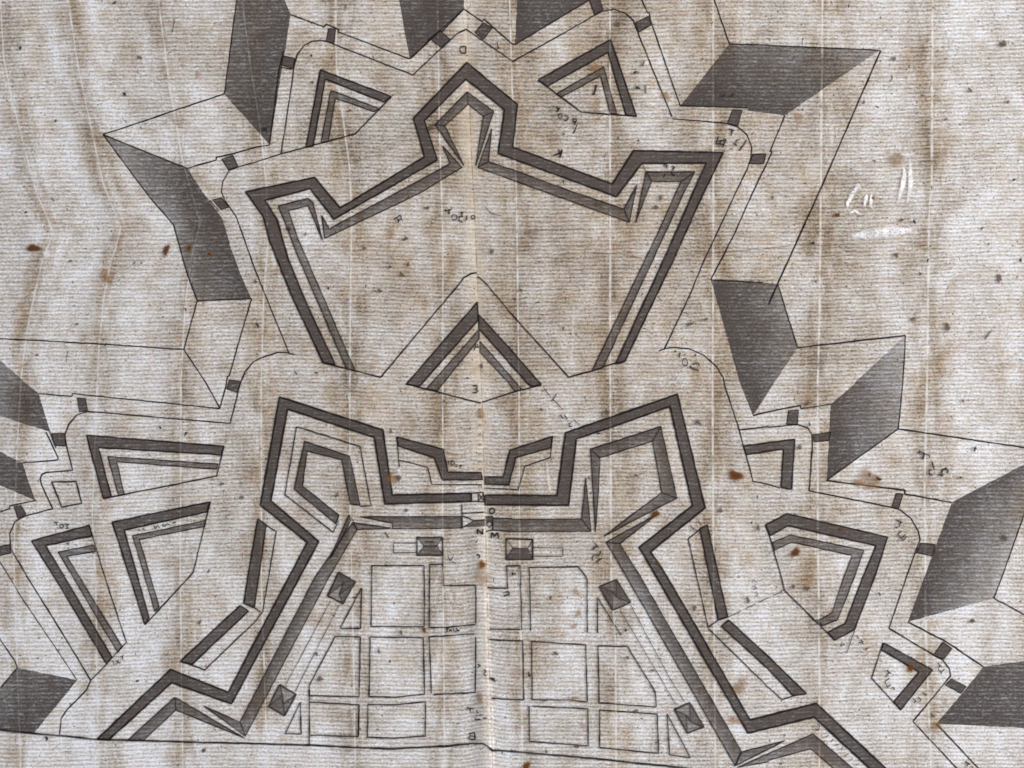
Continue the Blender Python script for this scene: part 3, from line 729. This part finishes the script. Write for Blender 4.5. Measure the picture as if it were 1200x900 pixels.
for x, y, r in ((1012, 120, 1.8), (1108, 140, 1.6), (905, 232, 1.7), (1150, 268, 1.6), (1023, 232, 1.5), (1180, 120, 1.8), (955, 330, 1.6), (1128, 470, 1.6), (880, 330, 1.5), (770, 660, 1.8), (735, 770, 1.8), (645, 700, 1.8),
                (690, 560, 1.6), (985, 620, 1.8), (1015, 760, 1.6), (640, 880, 1.7), (415, 700, 1.7), (352, 545, 1.6), (520, 470, 1.7), (610, 340, 1.6), (660, 385, 1.6), (410, 130, 1.7), (300, 330, 1.6), (90, 380, 1.6)):
    spot(x, y, r, RUST, 'rust_stain', .8)
Br = [(164, 68, 2.6), (1175, 52, 4.2), (1047, 69, 2.8), (1136, 106, 2.6), (1050, 299, 3), (1170, 326, 4.4), (1110, 383, 4.2), (1070, 374, 3), (1078, 321, 2.2), (1056, 258, 2.4), (505, 150, 4), (724, 29, 2.8), (500, 244, 2.8), (475, 280, 3), (427, 291, 2.2), (457, 313, 2),
      (478, 310, 2.4), (471, 322, 3), (445, 341, 2.6), (576, 295, 2.8), (564, 429, 2.6), (774, 232, 2.8), (769, 243, 2.8), (808, 380, 3), (827, 374, 2), (711, 483, 3.2), (818, 495, 3.4), (844, 598, 2.8), (888, 618, 3), (467, 560, 3.6), (458, 505, 2.6), (395, 580, 2.6),
      (476, 598, 2.2), (945, 473, 2.8), (1177, 630, 3.4), (929, 687, 2.6), (945, 689, 3.2), (1139, 727, 2.6), (1092, 838, 2.8), (260, 567, 2.4), (283, 583, 2.6), (375, 795, 3.6), (371, 766, 2.4), (444, 763, 2.4), (470, 741, 2.4), (651, 765, 2.6), (676, 874, 2.6),
      (813, 712, 3), (876, 703, 3.2), (764, 785, 2), (745, 832, 2.4), (783, 865, 2.4), (234, 729, 2.6), (948, 497, 2.2), (936, 524, 3), (358, 275, 2), (158, 308, 1.5), (166, 308, 1.5), (83, 306, 1.8), (700, 240, 3), (634, 480, 2), (366, 97, 2), (638, 820, 2.2), (1018, 556, 2.2)]
for x, y, r in Br: spot(x, y, r * .82, BROWN, 'brown_stain', .85, 1.2, (x * .61 + y) % 3)
Dk = [(25, 57, 2.2), (147, 111, 1.9), (66, 142, 1.6), (311, 152, 3), (747, 103, 2.6), (848, 112, 1.9), (858, 112, 1.8), (1187, 211, 1.8), (1071, 260, 2.2), (952, 285, 2.2), (1195, 305, 2.2), (1087, 305, 1.9), (338, 269, 2.6), (302, 381, 2.4), (371, 437, 1.6), (31, 249, 1.6),
      (1029, 561, 2.6), (1142, 526, 2.6), (218, 508, 2.1), (188, 501, 1.8), (55, 865, 2.4), (161, 798, 1.7), (239, 879, 2.6), (457, 775, 1.4), (620, 790, 2.4), (733, 738, 1.8), (577, 795, 2.6), (579, 797, 2), (701, 508, 1.6), (887, 582, 1.6), (45, 771, 1.2), (385, 338, 1.6),
      (548, 443, 1.5), (347, 437, 1.5), (744, 85, 2), (218, 363, 1.6), (44, 416, 1.5), (745, 557, 1.8), (750, 507, 1.6), (135, 4, 2), (880, 612, 1.4), (1125, 559, 1.4), (748, 165, 1.4), (660, 213, 1.5), (498, 75, 1.5), (365, 66, 1.6), (1028, 126, 1.4)]
for x, y, r in Dk: spot(x, y, r * .8, DARK, 'dark_fleck', .95, 1.25, (x * .61 + y) % 3)
for a, w, mat in (('00:822,92 812,155', 2.0, BROWN), ('30:575,350 582,368 570,385', 1.8, BROWN), ('30:378,22 376,38', 1.8, DARK), ('31:1048,645 1030,668 1014,690', 3.2, BROWN), ('21:785,540 800,562 830,578', 1.4, BROWN), ('21:680,490 700,512', 1.5, BROWN),
                 ('11:1070,65 1100,100 1150,112', 1.2, DARK), ('01:245,30 260,45', 2.0, BROWN), ('01:322,745 310,775 315,800', 1.2, BROWN), ('20:620,285 612,310', 2.0, RUST), ('20:590,335 586,348', 3.0, BROWN), ('20:622,398 626,440', 2.6, DARK),
                 ('20:440,720 430,740', 1.2, DARK), ('11:250,538 270,543', 1.8, DARK), ('12:605,695 622,720', 1.8, DARK), ('33:515,75 525,92', 2.4, DARK), ('33:945,208 970,212', 2.4, BROWN), ('23:690,770 670,780', 1.6, DARK), ('02:980,868 974,885', 2.2, DARK),
                 ('21:550,340 548,355 562,362', .9, BROWN), ('21:490,872 496,898', 1.3, BROWN), ('21:915,452 922,468', 1.8, BROWN), ('02:1138,790 1140,830', .9, BROWN), ('00:575,555 600,580', .9, BROWN), ('01:455,160 468,180', .9, BROWN), ('00:480,0 483,15', 2.0, DARK),
                 ('00:580,435 590,450', 2.2, DARK), ('30:160,180 160,218', 1.2, DARK), ('11:850,690 866,700', 1.2, DARK), ('21:110,520 130,518', 1.8, DARK), ('21:12,495 14,510', 2.0, DARK), ('32:856,148 862,168', 1.2, DARK), ('22:338,60 348,88', 1.3, DARK), ('12:425,55 430,82', 1.2, DARK),
                 ('10:548,262 556,286', 1.4, DARK), ('32:240,160 268,188', 1.0, BROWN), ('11:670,685 690,705', .8, DARK), ('23:1010,868 1040,890', .9, DARK)):
    Ink().stroke(a, w, .72, rough=.3).build('paper_fibre', mat, sheet_ob)

# ------------------------------------------------------------------ table under the sheet
me = bpy.data.meshes.new('tabletop')
hx, hy, hz = .32, .26, .02
vs = [(x, y, z) for z in (-hz, 0) for x, y in ((-hx, -hy), (hx, -hy), (hx, hy), (-hx, hy))]
me.from_pydata(vs, [], [(3, 2, 1, 0), (4, 5, 6, 7), (0, 1, 5, 4), (1, 2, 6, 5), (2, 3, 7, 6), (3, 0, 4, 7)])
wood = bpy.data.materials.new('dark_wood'); t = nt(wood); g = G(t)
tc = g.n('ShaderNodeTexCoord'); sp = g.n('ShaderNodeSeparateXYZ'); g.link(tc.outputs['Object'], sp.inputs[0])
gr = g.noise(g.vec(g.math('MULTIPLY', sp.outputs[0], 6.0), g.math('MULTIPLY', sp.outputs[1], 90.0)), 1.0, 5.0, .6, .6)
b = g.n('ShaderNodeBsdfPrincipled'); o = g.n('ShaderNodeOutputMaterial')
g.link(g.mix(gr, rgb(.06, .032, .018), rgb(.19, .11, .06)), b.inputs['Base Color']); b.inputs['Roughness'].default_value = .5; g.link(b.outputs[0], o.inputs[0])
me.materials.append(wood)
tab = bpy.data.objects.new('tabletop', me); C.objects.link(tab); tab['kind'] = 'structure'

# ------------------------------------------------------------------ light and camera
world_ = bpy.data.worlds.new('World'); scene.world = world_; world_.use_nodes = True
bg = world_.node_tree.nodes['Background']; bg.inputs[0].default_value = (.91, .95, 1.0, 1); bg.inputs[1].default_value = .60
def area(name, loc, size, power, color):
    l = bpy.data.lights.new(name, 'AREA'); l.shape = 'RECTANGLE'; l.size, l.size_y = size; l.energy = power; l.color = color
    ob = bpy.data.objects.new(name, l); C.objects.link(ob); ob.location = loc
    ob.rotation_euler = (Vector((0, 0, 0)) - Vector(loc)).to_track_quat('-Z', 'Y').to_euler()
area('window_light', (.85, .25, .48), (.5, .5), 10.4, (1.0, .992, .972))
cam = bpy.data.cameras.new('camera'); cam.sensor_width = 36; cam.lens = 50; cam.clip_start = .01; cam.clip_end = 50
co = bpy.data.objects.new('camera', cam); C.objects.link(co)
co.location = (0, 0, BASE + 1200 * S * 50 / 36); co.rotation_euler = (0, 0, 0)
scene.camera = co
scene.view_settings.view_transform = 'Standard'; scene.view_settings.look = 'None'; scene.view_settings.exposure = 0
scene.cycles.transparent_max_bounces = 24
